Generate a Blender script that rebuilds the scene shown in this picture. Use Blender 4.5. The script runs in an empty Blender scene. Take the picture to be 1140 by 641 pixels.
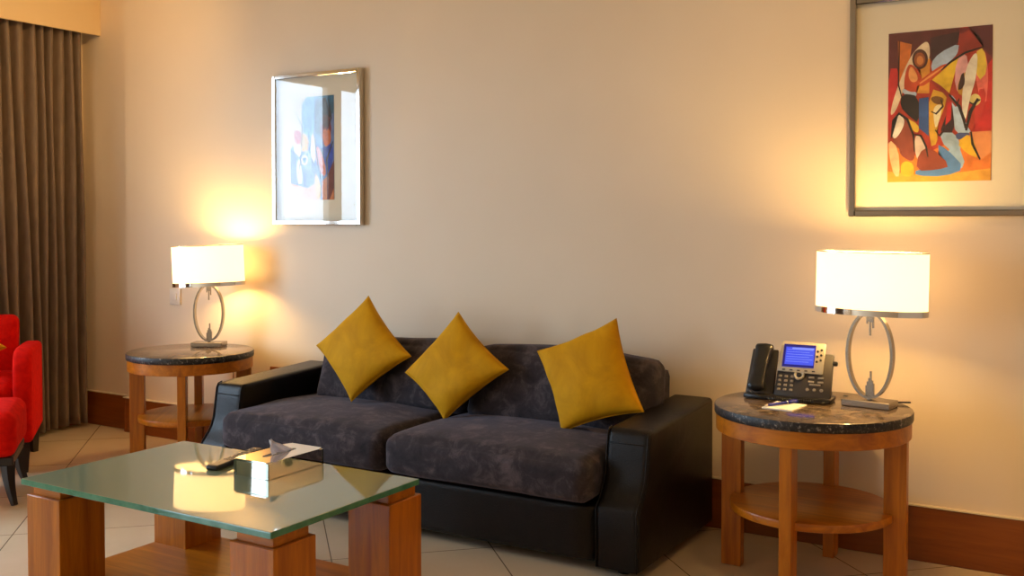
import bpy, bmesh, math, random
from mathutils import Vector, Matrix, noise

random.seed(7)
sc = bpy.context.scene
COL = sc.collection
R = math.radians
PI = math.pi


SHADE_EMIT, BULB_EMIT, DOWN_W, SKY = 3.8, 420.0, 15.0, 12.6
LAMP_COL, DOWN_COL = (1.0, 0.63, 0.22, 1.0), (1.0, 0.68, 0.34)


# ------------------------------------------------------------------ materials
def srgb(r, g, b):
    def f(c):
        c /= 255.0
        return c / 12.92 if c <= 0.04045 else ((c + 0.055) / 1.055) ** 2.4
    return (f(r), f(g), f(b), 1.0)


class Mat:
    """tiny node helper"""
    def __init__(self, name):
        self.m = bpy.data.materials.new(name)
        self.m.use_nodes = True
        self.t = self.m.node_tree
        self.n = self.t.nodes
        self.bsdf = self.n['Principled BSDF']
        self.out = self.n['Material Output']

    def node(self, typ, **kw):
        nd = self.n.new(typ)
        for k, v in kw.items():
            setattr(nd, k, v)
        return nd

    def link(self, a, b):
        self.t.links.new(a, b)

    def set(self, **kw):
        for k, v in kw.items():
            self.bsdf.inputs[k.replace('_', ' ')].default_value = v
        return self

    def coords(self, scale=(1, 1, 1), kind='Object'):
        tc = self.node('ShaderNodeTexCoord')
        mp = self.node('ShaderNodeMapping')
        mp.inputs['Scale'].default_value = scale
        self.link(tc.outputs[kind], mp.inputs['Vector'])
        return mp.outputs['Vector']

    def noise(self, vec, scale, detail=4, rough=0.55, dist=0.0):
        nd = self.node('ShaderNodeTexNoise')
        nd.inputs['Scale'].default_value = scale
        nd.inputs['Detail'].default_value = detail
        nd.inputs['Roughness'].default_value = rough
        nd.inputs['Distortion'].default_value = dist
        self.link(vec, nd.inputs['Vector'])
        return nd.outputs['Fac']

    def ramp(self, fac, stops):
        nd = self.node('ShaderNodeValToRGB')
        el = nd.color_ramp.elements
        while len(el) < len(stops):
            el.new(0.5)
        for e, (p, c) in zip(el, stops):
            e.position = p
            e.color = c
        self.link(fac, nd.inputs['Fac'])
        return nd.outputs['Color']

    def bump(self, height, strength, dist=0.01):
        nd = self.node('ShaderNodeBump')
        nd.inputs['Strength'].default_value = strength
        nd.inputs['Distance'].default_value = dist
        self.link(height, nd.inputs['Height'])
        self.link(nd.outputs['Normal'], self.bsdf.inputs['Normal'])

    def base(self, col):
        self.link(col, self.bsdf.inputs['Base Color'])


def plain(name, col, rough=0.5, metal=0.0, **kw):
    k = Mat(name)
    k.set(Base_Color=col, Roughness=rough, Metallic=metal)
    for a, b in kw.items():
        k.bsdf.inputs[a.replace('_', ' ')].default_value = b
    # faint procedural unevenness so nothing is perfectly flat
    v = k.coords()
    n = k.noise(v, 60, 3)
    d = k.node('ShaderNodeMapRange')
    d.inputs['To Min'].default_value = max(0.0, rough - 0.04)
    d.inputs['To Max'].default_value = min(1.0, rough + 0.04)
    k.link(n, d.inputs['Value'])
    k.link(d.outputs['Result'], k.bsdf.inputs['Roughness'])
    return k.m


def wood(name, axis, dark, light, rough=0.32):
    k = Mat(name)
    s = {'x': (0.7, 9, 9), 'y': (9, 0.7, 9), 'z': (9, 9, 0.7)}[axis]
    v = k.coords(s)
    n = k.noise(v, 3.2, 6, 0.6, 0.6)
    c = k.ramp(n, [(0.3, dark), (0.7, light)])
    k.base(c)
    k.set(Roughness=rough, IOR=1.48)
    s2 = {'x': (2, 60, 60), 'y': (60, 2, 60), 'z': (60, 60, 2)}[axis]
    f = k.noise(k.coords(s2), 4, 3)
    k.bump(f, 0.06, 0.002)
    return k.m


M = {}
HD, HL = srgb(156, 82, 6), srgb(206, 122, 20)
for ax in 'xyz':
    M['wood_' + ax] = wood('honey_wood_' + ax, ax, HD, HL)
M['base_wood'] = wood('baseboard_wood', 'x', srgb(122, 60, 14), srgb(150, 82, 24), 0.38)

k = Mat('wall_paint')
n = k.noise(k.coords(), 1.3, 3)
k.base(k.ramp(n, [(0.3, srgb(231, 211, 184)), (0.7, srgb(236, 217, 191))]))
k.set(Roughness=0.42, IOR=1.42)
k.bump(k.noise(k.coords(), 260, 2), 0.06, 0.002)
M['wall'] = k.m
M['ceiling'] = plain('ceiling_paint', srgb(240, 228, 205), 0.8)
M['valance'] = plain('valance_paint', srgb(232, 205, 160), 0.6)

# floor: 60 cm porcelain tiles laid on the diagonal
k = Mat('floor_tiles')
tc = k.node('ShaderNodeTexCoord')
sep = k.node('ShaderNodeSeparateXYZ')
k.link(tc.outputs['Object'], sep.inputs['Vector'])


def mth(op, a, b=None, clamp=False):
    nd = k.node('ShaderNodeMath', operation=op)
    nd.use_clamp = clamp
    for i, q in enumerate((a, b)):
        if q is None:
            continue
        if isinstance(q, (int, float)):
            nd.inputs[i].default_value = q
        else:
            k.link(q, nd.inputs[i])
    return nd.outputs[0]


def line_dist(coord, off):
    t = mth('DIVIDE', mth('ADD', coord, off), 0.6)
    fr = mth('FRACT', mth('ADD', t, 100.0))
    return mth('MULTIPLY', mth('MINIMUM', fr, mth('SUBTRACT', 1.0, fr)), 0.6)


uu = mth('MULTIPLY', mth('ADD', sep.outputs['X'], sep.outputs['Y']), 0.70711)
vv = mth('MULTIPLY', mth('SUBTRACT', sep.outputs['Y'], sep.outputs['X']), 0.70711)
d = mth('MINIMUM', line_dist(uu, 1.925), line_dist(vv, -0.955))
g = k.node('ShaderNodeMapRange')
g.inputs['From Min'].default_value = 0.0012
g.inputs['From Max'].default_value = 0.0028
k.link(d, g.inputs['Value'])
tile = k.ramp(k.noise(tc.outputs['Object'], 2.2, 5, 0.6), [(0.3, srgb(214, 190, 158)), (0.7, srgb(224, 203, 174))])
mx = k.node('ShaderNodeMix', data_type='RGBA')
k.link(g.outputs['Result'], mx.inputs[0])
mx.inputs[6].default_value = srgb(108, 88, 66)
k.link(tile, mx.inputs[7])
k.base(mx.outputs[2])
k.set(Roughness=0.2, IOR=1.5)
k.bump(g.outputs['Result'], 0.3, 0.002)
M['floor'] = k.m

# black-brown leather
k = Mat('brown_black_leather')
v = k.coords()
k.base(k.ramp(k.noise(v, 14, 4), [(0.3, srgb(13, 8, 6)), (0.75, srgb(22, 14, 10))]))
k.set(Roughness=0.38, IOR=1.45, Specular_IOR_Level=0.32)
vo = k.node('ShaderNodeTexVoronoi')
vo.inputs['Scale'].default_value = 240
k.link(v, vo.inputs['Vector'])
mm = k.node('ShaderNodeMath', operation='MULTIPLY_ADD')
k.link(k.noise(v, 9, 5, 0.6, 0.8), mm.inputs[0])
mm.inputs[1].default_value = 3.0
k.link(vo.outputs['Distance'], mm.inputs[2])
k.bump(mm.outputs[0], 0.22, 0.004)
M['leather'] = k.m

# suede / brushed microfibre
k = Mat('purple_grey_suede')
v = k.coords()
n1 = k.noise(v, 13, 6, 0.72, 0.5)
k.base(k.ramp(n1, [(0.30, srgb(28, 24, 30)), (0.5, srgb(50, 43, 49)), (0.70, srgb(92, 80, 84))]))
k.set(Roughness=0.95, Sheen_Weight=0.22, Sheen_Roughness=0.4)
k.bsdf.inputs['Sheen Tint'].default_value = srgb(190, 180, 200)
k.bump(k.noise(v, 70, 4), 0.25, 0.004)
M['suede'] = k.m

# mustard velvet
k = Mat('mustard_velvet')
v = k.coords()
k.base(k.ramp(k.noise(v, 6, 5, 0.65, 0.6), [(0.3, srgb(188, 132, 0)), (0.7, srgb(220, 162, 6))]))
k.set(Roughness=0.75, Sheen_Weight=0.2, Sheen_Roughness=0.3, Specular_IOR_Level=0.2)
k.bsdf.inputs['Sheen Tint'].default_value = srgb(250, 190, 40)
k.bump(k.noise(v, 240, 2), 0.1, 0.002)
M['velvet'] = k.m

# red upholstery
k = Mat('red_wool')
v = k.coords()
k.base(k.ramp(k.noise(v, 30, 4), [(0.3, srgb(198, 10, 3)), (0.7, srgb(226, 22, 6))]))
k.set(Roughness=0.9, Sheen_Weight=0.0, Specular_IOR_Level=0.12)
k.bump(k.noise(v, 420, 2), 0.25, 0.002)
M['red'] = k.m
M['dark_wood'] = plain('espresso_wood', srgb(30, 18, 14), 0.35)

# curtain
k = Mat('taupe_curtain')
v = k.coords((1, 1, 0.25))
k.base(k.ramp(k.noise(v, 40, 3), [(0.3, srgb(110, 92, 77)), (0.7, srgb(126, 106, 89))]))
k.set(Roughness=0.55, Sheen_Weight=0.3, Sheen_Roughness=0.3)
k.bump(k.noise(k.coords((1, 1, 0.02)), 600, 2), 0.15, 0.002)
M['curtain'] = k.m

# glass table top: back-painted, grey green, and its green edge
M['glass_top'] = plain('sage_back_painted_glass', srgb(130, 143, 118), 0.03, 0.0, IOR=1.68, Specular_IOR_Level=0.75)
k = Mat('green_glass_edge')
k.base(k.ramp(k.noise(k.coords(), 20, 3), [(0.3, srgb(52, 112, 84)), (0.7, srgb(84, 142, 112))]))
k.set(Roughness=0.12, IOR=1.5)
M['glass_edge'] = k.m

# metals
def metal(name, col, rough):
    k = Mat(name)
    k.set(Base_Color=col, Metallic=1.0, Roughness=rough)
    n = k.noise(k.coords(), 30, 2)
    mr = k.node('ShaderNodeMapRange')
    mr.inputs['To Min'].default_value = max(0, rough - 0.006)
    mr.inputs['To Max'].default_value = rough + 0.006
    k.link(n, mr.inputs['Value'])
    k.link(mr.outputs['Result'], k.bsdf.inputs['Roughness'])
    return k.m


M['chrome'] = metal('polished_chrome', (0.80, 0.78, 0.75, 1), 0.06)
M['smoked_chrome'] = metal('smoked_chrome', (0.42, 0.37, 0.31, 1), 0.10)
M['nickel'] = metal('brushed_nickel', (0.36, 0.325, 0.28, 1), 0.27)
M['mirror'] = metal('mirror_silver', (0.86, 0.80, 0.70, 1), 0.012)
M['bevel_mirror'] = metal('mirror_bevel', (0.30, 0.32, 0.26, 1), 0.06)

# marble
k = Mat('emperador_marble')
v = k.coords()
n1 = k.noise(v, 9, 8, 0.7, 1.4)
n2 = k.noise(v, 42, 6, 0.75, 0.6)
c1 = k.ramp(n1, [(0.30, srgb(56, 44, 34)), (0.5, srgb(104, 85, 66)), (0.72, srgb(152, 130, 104))])
c2 = k.ramp(n2, [(0.55, srgb(30, 24, 22)), (0.72, srgb(150, 136, 122))])
mx = k.node('ShaderNodeMix', data_type='RGBA')
fac = k.ramp(n2, [(0.60, (0, 0, 0, 1)), (0.72, (0.65, 0.65, 0.65, 1))])
k.link(fac, mx.inputs[0])
k.link(c1, mx.inputs[6])
k.link(c2, mx.inputs[7])
k.base(mx.outputs[2])
k.set(Roughness=0.13, IOR=1.45)
M['marble'] = k.m
k = Mat('rough_marble_edge')
v = k.coords()
n2 = k.noise(v, 75, 5, 0.7, 0.4)
k.base(k.ramp(n2, [(0.42, srgb(16, 13, 12)), (0.56, srgb(48, 40, 36)), (0.66, srgb(150, 140, 130))]))
k.set(Roughness=0.45)
k.bump(n2, 0.4, 0.004)
M['marble_edge'] = k.m

# lamp shade: lit fabric that glows and lets light through
k = Mat('lit_ivory_shade')
n = k.noise(k.coords((1, 1, 1)), 220, 2)
k.base(k.ramp(n, [(0.3, srgb(240, 230, 212)), (0.7, srgb(246, 238, 224))]))
k.set(Roughness=0.85)
k.bsdf.inputs['Emission Color'].default_value = (1.0, 0.62, 0.25, 1)
k.bsdf.inputs['Emission Strength'].default_value = SHADE_EMIT
tl = k.node('ShaderNodeBsdfTranslucent')
tl.inputs['Color'].default_value = (0.66, 0.60, 0.50, 1)
mxs = k.node('ShaderNodeMixShader')
mxs.inputs[0].default_value = 0.5
k.link(k.bsdf.outputs[0], mxs.inputs[1])
k.link(tl.outputs[0], mxs.inputs[2])
k.link(mxs.outputs[0], k.out.inputs['Surface'])
M['shade'] = k.m
k = Mat('lamp_bulb')
k.bsdf.inputs['Emission Color'].default_value = LAMP_COL
k.bsdf.inputs['Emission Strength'].default_value = BULB_EMIT
M['bulb'] = k.m
M['lens'] = plain('frosted_lens', srgb(240, 232, 215), 0.4)

M['mat_board'] = plain('mat_board', srgb(236, 226, 204), 0.9)
M['white_plate'] = plain('white_plastic', srgb(232, 220, 204), 0.35)
M['black_plastic'] = plain('black_plastic', srgb(22, 20, 19), 0.32)
M['phone_grey'] = plain('charcoal_plastic', srgb(52, 46, 42), 0.45)
M['phone_silver'] = plain('silver_plastic', srgb(176, 166, 148), 0.35, 0.35)
M['key'] = plain('grey_key', srgb(128, 120, 110), 0.4)
M['paper'] = plain('white_paper', srgb(240, 236, 226), 0.9)
k = Mat('tissue_paper')
k.base(k.ramp(k.noise(k.coords(), 120, 3), [(0.3, srgb(238, 228, 226)), (0.7, srgb(248, 240, 238))]))
k.set(Roughness=0.95)
tl = k.node('ShaderNodeBsdfTranslucent')
tl.inputs['Color'].default_value = srgb(244, 234, 232)
mxs = k.node('ShaderNodeMixShader')
mxs.inputs[0].default_value = 0.45
k.link(k.bsdf.outputs[0], mxs.inputs[1])
k.link(tl.outputs[0], mxs.inputs[2])
k.link(mxs.outputs[0], k.out.inputs['Surface'])
M['tissue'] = k.m
M['pen_blue'] = plain('blue_pen', srgb(34, 42, 150), 0.25)
M['remote_top'] = plain('remote_top', srgb(92, 76, 62), 0.3)
M['paint_trim'] = plain('window_frame_paint', srgb(214, 208, 198), 0.4)

def screen_mat(name, c0, c1, s):
    k = Mat(name)
    n = k.noise(k.coords(), 8, 2)
    col = k.ramp(n, [(0.3, c0), (0.7, c1)])
    k.set(Base_Color=(0.01, 0.01, 0.03, 1), Roughness=0.15)
    k.link(col, k.bsdf.inputs['Emission Color'])
    k.bsdf.inputs['Emission Strength'].default_value = s
    return k.m
M['screen'] = screen_mat('lcd_blue', srgb(58, 78, 255), srgb(78, 100, 255), 0.8)
M['screen_dark'] = screen_mat('lcd_dark_blue', srgb(14, 16, 120), srgb(20, 24, 140), 0.7)
M['screen_pale'] = screen_mat('lcd_pale_blue', srgb(130, 150, 255), srgb(140, 160, 255), 0.9)

# clear pane: see-through with a fresnel reflection
def pane_mat(name, ior):
    k = Mat(name)
    tr = k.node('ShaderNodeBsdfTransparent')
    gl = k.node('ShaderNodeBsdfGlossy')
    gl.inputs['Roughness'].default_value = 0.0
    fr = k.node('ShaderNodeFresnel')
    # leaving the pane through its back face must use the inverse index
    ge = k.node('ShaderNodeNewGeometry')
    mi = k.node('ShaderNodeMapRange')
    mi.inputs['To Min'].default_value = ior
    mi.inputs['To Max'].default_value = 1.0 / ior
    k.link(ge.outputs['Backfacing'], mi.inputs['Value'])
    k.link(mi.outputs['Result'], fr.inputs['IOR'])
    mx = k.node('ShaderNodeMixShader')
    k.link(fr.outputs[0], mx.inputs[0])
    k.link(tr.outputs[0], mx.inputs[1])
    k.link(gl.outputs[0], mx.inputs[2])
    k.link(mx.outputs[0], k.out.inputs['Surface'])
    return k.m
M['pane'] = pane_mat('clear_glass', 1.5)
M['picture_pane'] = pane_mat('picture_glass', 1.44)

_cols = {}
def artcol(rgb):
    if rgb not in _cols:
        k = Mat('paint_%02x%02x%02x' % rgb)
        a = srgb(*rgb)
        lo = tuple(c * 0.72 for c in a[:3]) + (1,)
        hi = tuple(min(1, c * 1.3 + 0.01) for c in a[:3]) + (1,)
        k.base(k.ramp(k.noise(k.coords(), 16, 4, 0.6, 0.4), [(0.3, lo), (0.7, hi)]))
        k.set(Roughness=0.7)
        _cols[rgb] = k.m
    return _cols[rgb]


# ------------------------------------------------------------------ geometry
def merge(dst, src, mat_index=None):
    if mat_index is not None:
        for f in src.faces:
            f.material_index = mat_index
    me = bpy.data.meshes.new('tmp')
    src.to_mesh(me)
    src.free()
    dst.from_mesh(me)
    bpy.data.meshes.remove(me)


def box(bm, c, s, bev=0.0, seg=2, rot=None, mi=0):
    b = bmesh.new()
    bmesh.ops.create_cube(b, size=1)
    bmesh.ops.scale(b, vec=s, verts=b.verts)
    if bev > 0:
        bmesh.ops.bevel(b, geom=list(b.edges), offset=bev, segments=seg, profile=0.5, affect='EDGES')
    mt = Matrix.Translation(c)
    if rot is not None:
        mt = mt @ rot
    bmesh.ops.transform(b, matrix=mt, verts=b.verts)
    merge(bm, b, mi)


def box2(bm, a, b, bev=0.0, seg=2, mi=0):
    c = [(p + q) / 2 for p, q in zip(a, b)]
    s = [abs(q - p) for p, q in zip(a, b)]
    box(bm, c, s, bev, seg, None, mi)


def prism(bm, pts, depth_axis, d0, d1, bev=0.0, seg=2, mi=0, smooth_bev_angle=None):
    """2d outline (counter-clockwise) extruded along an axis. axis x: pts=(y,z); y: (x,z); z: (x,y)"""
    b = bmesh.new()
    def P(p, d):
        return {'x': (d, p[0], p[1]), 'y': (p[0], d, p[1]), 'z': (p[0], p[1], d)}[depth_axis]
    v0 = [b.verts.new(P(p, d0)) for p in pts]
    v1 = [b.verts.new(P(p, d1)) for p in pts]
    n = len(pts)
    b.faces.new(v0)
    b.faces.new(v1[::-1])
    for i in range(n):
        j = (i + 1) % n
        b.faces.new((v0[i], v1[i], v1[j], v0[j]))
    bmesh.ops.recalc_face_normals(b, faces=b.faces)
    if bev > 0:
        caps = [e for e in b.edges if abs(e.calc_face_angle(0)) > R(40)]
        bmesh.ops.bevel(b, geom=caps, offset=bev, segments=seg, profile=0.5, affect='EDGES')
    merge(bm, b, mi)


def tube(bm, pts, r, seg=8, closed=False, mi=0, flat=None):
    """round tube along a polyline; flat=(a,b) gives an elliptic section"""
    pts = [Vector(p) for p in pts]
    n = len(pts)
    b = bmesh.new()
    rings = []
    up = Vector((0, 0, 1))
    prev = None
    for i, p in enumerate(pts):
        if closed:
            t = (pts[(i + 1) % n] - pts[i - 1]).normalized()
        else:
            t = (pts[min(i + 1, n - 1)] - pts[max(i - 1, 0)]).normalized()
        if prev is None:
            a = up if abs(t.dot(up)) < 0.95 else Vector((1, 0, 0))
            nx = t.cross(a).normalized()
        else:
            nx = (prev - t * prev.dot(t)).normalized()
        prev = nx
        ny = t.cross(nx)
        rr = r[i] if isinstance(r, (list, tuple)) else r
        rings.append([b.verts.new(p + nx * rr * math.cos(2 * PI * q / seg) + ny * rr * math.sin(2 * PI * q / seg)) for q in range(seg)])
    m = n if closed else n - 1
    for i in range(m):
        A, B = rings[i], rings[(i + 1) % n]
        for q in range(seg):
            b.faces.new((A[q], A[(q + 1) % seg], B[(q + 1) % seg], B[q]))
    if not closed:
        b.faces.new(rings[0][::-1])
        b.faces.new(rings[-1])
    bmesh.ops.recalc_face_normals(b, faces=b.faces)
    merge(bm, b, mi)


def lathe(bm, prof, c=(0, 0, 0), seg=64, sx=1.0, sy=1.0, mi=0, closed=True):
    """prof: list of (r,z); closed profile loop if closed"""
    b = bmesh.new()
    rings = []
    for (r, z) in prof:
        rings.append([b.verts.new((c[0] + r * sx * math.cos(2 * PI * q / seg), c[1] + r * sy * math.sin(2 * PI * q / seg), c[2] + z)) for q in range(seg)])
    n = len(prof)
    for i in range(n if closed else n - 1):
        A, B = rings[i], rings[(i + 1) % n]
        for q in range(seg):
            b.faces.new((A[q], A[(q + 1) % seg], B[(q + 1) % seg], B[q]))
    if not closed:
        if prof[0][0] > 1e-6:
            b.faces.new(rings[0][::-1])
        if prof[-1][0] > 1e-6:
            b.faces.new(rings[-1])
    bmesh.ops.remove_doubles(b, verts=b.verts, dist=1e-6)
    bmesh.ops.recalc_face_normals(b, faces=b.faces)
    merge(bm, b, mi)


def disc_slab(bm, c, r, h, bev, seg=96, mi=0):
    z0, z1 = 0, h
    prof = [(1e-7, z0), (r - bev, z0), (r - bev * 0.3, z0 + bev * 0.3), (r, z0 + bev), (r, z1 - bev), (r - bev * 0.3, z1 - bev * 0.3), (r - bev, z1), (1e-7, z1)]
    lathe(bm, prof, c, seg, mi=mi, closed=False)


def puff(bm, c, s, rad, crown=(0, 0, 0, 0), cuts=26, wob=0.0, seed=0, mi=0, fn=None):
    """soft upholstery block: rounded box; crown=(top, bottom, front, back) bulges"""
    b = bmesh.new()
    bmesh.ops.create_cube(b, size=2)
    bmesh.ops.subdivide_edges(b, edges=list(b.edges), cuts=cuts, use_grid_fill=True)
    hx, hy, hz = s[0] / 2, s[1] / 2, s[2] / 2
    for v in b.verts:
        q = Vector((v.co.x * hx, v.co.y * hy, v.co.z * hz))
        # concentrate towards edges
        inner = Vector((max(-hx + rad, min(hx - rad, q.x)), max(-hy + rad, min(hy - rad, q.y)), max(-hz + rad, min(hz - rad, q.z))))
        dlt = q - inner
        if dlt.length > 1e-9:
            q = inner + dlt.normalized() * rad
        ux, uy, uz = v.co.x, v.co.y, v.co.z
        px, py, pz = 1 - ux * ux, 1 - uy * uy, 1 - uz * uz
        if uz > 0:
            q.z += crown[0] * (px * py) ** 0.6 * uz
        else:
            q.z += crown[1] * (px * py) ** 0.6 * uz
        if uy < 0:
            q.y -= crown[2] * (px * pz) ** 0.6 * -uy
        else:
            q.y += crown[3] * (px * pz) ** 0.6 * uy
        if wob:
            w = noise.noise_vector(Vector((q.x * 5 + seed, q.y * 5, q.z * 5)))
            q += w * wob
        v.co = q
    if fn:
        for v in b.verts:
            v.co = fn(v.co)
    bmesh.ops.translate(b, vec=c, verts=b.verts)
    bmesh.ops.recalc_face_normals(b, faces=b.faces)
    merge(bm, b, mi)


def obj(name, bm, mats, parent=None, smooth=None, wn=False):
    me = bpy.data.meshes.new(name)
    bm.to_mesh(me)
    bm.free()
    for m in (mats if isinstance(mats, (list, tuple)) else [mats]):
        me.materials.append(M[m] if isinstance(m, str) else m)
    o = bpy.data.objects.new(name, me)
    COL.objects.link(o)
    if parent is not None:
        o.parent = parent
    if smooth is not None:
        for p in me.polygons:
            p.use_smooth = True
        if smooth < 180:
            me.set_sharp_from_angle(angle=R(smooth))
    return o


def nb():
    return bmesh.new()


def thing(name, label, cat, loc=(0, 0, 0), rz=0.0, group=None):
    o = bpy.data.objects.new(name, None)
    o.empty_display_size = 0.1
    COL.objects.link(o)
    o.location = loc
    o.rotation_euler = (0, 0, rz)
    tag(o, label, cat, group)
    return o


def tag(o, label, cat, group=None):
    o['label'] = label
    o['category'] = cat
    if group:
        o['group'] = group
    return o


def struct(name, bm, mat, label=None, cat=None, parent=None, smooth=None):
    o = obj(name, bm, mat, parent, smooth)
    if parent is None:
        o['kind'] = 'structure'
        if label:
            o['label'] = label
            o['category'] = cat
    return o


# ------------------------------------------------------------------ room shell
XL, XR, YF, ZC = -5.46, 1.9, -6.4, 2.75
STEP = -5.0

b = nb(); box2(b, (XL - 0.1, YF - 0.1, -0.1), (XR + 0.1, 0.14, 0.0))
struct('floor', b, 'floor', 'beige floor tiles laid on the diagonal', 'floor')
b = nb(); box2(b, (XL - 0.1, YF - 0.1, ZC), (XR + 0.1, 0.14, ZC + 0.1))
struct('ceiling', b, 'ceiling', 'plain cream ceiling of the room', 'ceiling')
b = nb()
box2(b, (STEP, 0.0, 0), (XR + 0.1, 0.14, ZC))
box2(b, (XL - 0.1, 0.05, 0), (STEP, 0.14, ZC))
struct('wall_back', b, 'wall', 'cream painted wall behind the sofa', 'wall')
b = nb(); box2(b, (XR, YF, 0), (XR + 0.1, 0.0, ZC))
struct('wall_right', b, 'wall', 'cream side wall on the right', 'wall')
b = nb(); box2(b, (XL - 0.1, YF - 0.1, 0), (XR + 0.1, YF, ZC))
struct('wall_front', b, 'wall', 'cream wall behind the viewer', 'wall')
WIN = [(-3.05, -1.50), (-5.95, -4.34)]
Z0, Z1 = 0.45, 2.36
b = nb()
ys = [YF, WIN[1][0], WIN[1][1], WIN[0][0], WIN[0][1], 0.05]
for i in (0, 2, 4):
    box2(b, (XL - 0.1, ys[i], 0), (XL, ys[i + 1], ZC))
for y0, y1 in WIN:
    box2(b, (XL - 0.1, y0, 0), (XL, y1, Z0))
    box2(b, (XL - 0.1, y0, Z1), (XL, y1, ZC))
struct('wall_left', b, 'wall', 'window wall on the left', 'wall')
for i, (y0, y1) in enumerate(WIN):
    w = bpy.data.objects.new('window_%d' % (i + 1), None)
    COL.objects.link(w)
    w.location = (XL - 0.05, (y0 + y1) / 2, Z0)
    w['kind'] = 'structure'
    w['label'] = ['bright window beyond the taupe curtain', 'bright window far along the left wall'][i]
    w['category'] = 'window'
    hw = (y1 - y0) / 2
    b = nb()
    e = 0.05
    box2(b, (-0.03, -hw, 0), (0.03, -hw + e, Z1 - Z0)); box2(b, (-0.03, hw - e, 0), (0.03, hw, Z1 - Z0))
    box2(b, (-0.03, -hw + e, 0), (0.03, hw - e, e)); box2(b, (-0.03, -hw + e, Z1 - Z0 - e), (0.03, hw - e, Z1 - Z0))
    mc = -0.165 if i == 0 else 0.0
    mw = 0.08 if i == 0 else 0.03
    box2(b, (-0.03, mc - mw, e), (0.03, mc + mw, Z1 - Z0 - e))
    obj('window_frame', b, 'paint_trim', w)
    b = nb()
    box2(b, (-0.003, -hw + e, e), (0.003, mc - mw, Z1 - Z0 - e))
    box2(b, (-0.003, mc + mw, e), (0.003, hw - e, Z1 - Z0 - e))
    obj('window_pane', b, 'pane', w)

# baseboards
BH = 0.2
b = nb()
box2(b, (STEP, -0.018, 0), (XR, 0.0, BH), 0.003, 1)
box2(b, (XL, 0.032, 0), (STEP - 0.0, 0.05, BH), 0.003, 1)
box2(b, (STEP - 0.018, -0.018, 0), (STEP, 0.04, BH), 0.003, 1)
struct('baseboard_back', b, 'base_wood', 'tall brown wooden baseboard under the cream wall', 'baseboard')
b = nb()
box2(b, (XL, YF, 0), (XL + 0.018, 0.03, BH), 0.003, 1)
struct('baseboard_left', b, 'base_wood', 'brown wooden baseboard along the window wall', 'baseboard')
b = nb()
box2(b, (STEP, -0.021, BH), (XR, 0.0, BH + 0.005)); box2(b, (XL, 0.029, BH), (STEP, 0.05, BH + 0.005))
box2(b, (STEP - 0.021, -0.021, BH), (STEP, 0.03, BH + 0.005))
struct('trim_1', b, 'wall', 'thin cream lip on top of the back baseboard', 'trim')
b = nb()
box2(b, (-5.301, YF, 2.349), (-5.283, 0.05, ZC), 0.002, 1)
struct('trim_2', b, 'valance', 'cream boxed valance above the taupe curtain', 'valance')


# ------------------------------------------------------------------ curtains
def curtain(name, label, y0, y1, seed, loc_x):
    rnd = random.Random(seed)
    root = thing(name, label, 'curtain', (loc_x, (y0 + y1) / 2, 0))
    # folds: list of widths
    ys_, xs_ = [], []
    y = y1
    folds = []
    while y > y0:
        w = rnd.uniform(0.050, 0.082)
        a = rnd.uniform(0.034, 0.052)
        folds.append((y, w, a))
        y -= w
    prof = []
    for (yy, w, a) in folds:
        for i in range(14):
            t = i / 14
            # rounded tubes with tight valleys
            prof.append((yy - w * t, (a * math.sin(PI * t / 0.66) ** 0.6 * 2 - a) if t < 0.66 else -a - 0.012 * math.sin(PI * (t - 0.66) / 0.34)))
    bm = nb()
    rows = 40
    zt, zb = 2.62, 0.025
    yc = (y0 + y1) / 2
    grid = []
    for r in range(rows + 1):
        t = r / rows
        z = zt + (zb - zt) * t
        row = []
        for (py, px) in prof:
            s = (y1 - py)
            drift = 0.012 * t * math.sin(py * 17 + seed) + 0.006 * math.sin(z * 3 + py * 31)
            flare = (0.55 + 0.5 * t)
            out = 0.10 * t * min(1.0, max(0, s - 0.18) / 0.35)
            wv = 0.008 * noise.noise(Vector((py * 9, z * 1.3, seed)))
            row.append(bm.verts.new((px * flare + out + wv, py - yc + drift, z)))
        grid.append(row)
    for r in range(rows):
        for c in range(len(prof) - 1):
            bm.faces.new((grid[r][c], grid[r + 1][c], grid[r + 1][c + 1], grid[r][c + 1]))
    bmesh.ops.recalc_face_normals(bm, faces=bm.faces)
    bmesh.ops.solidify(bm, geom=list(bm.faces), thickness=0.003)
    obj('curtain_panel', bm, 'curtain', root, 180)
    b2 = nb()
    box2(b2, (-0.02, y0 - yc, 2.62), (0.02, y1 - yc, 2.65), 0.004)
    obj('curtain_track', b2, 'white_plate', root)
    return root


curtain('curtain', 'long pleated taupe curtain hanging beside the red armchair', -0.70, -0.03, 3, -5.365)
curtain('curtain', 'taupe curtain panel between the two windows, seen in the mirrored tissue box', -4.44, -3.15, 5, -5.365)

# ------------------------------------------------------------------ sofa
SX0, SX1 = -3.545, -1.40
sofa = thing('sofa', 'two-seat sofa in dark leather with purple-grey suede cushions', 'sofa', ((SX0 + SX1) / 2, -0.4, 0))
sxc = (SX0 + SX1) / 2
syc = -0.4


def S(bm):
    bmesh.ops.translate(bm, vec=(-sxc, -syc, 0), verts=bm.verts)
    return bm


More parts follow.
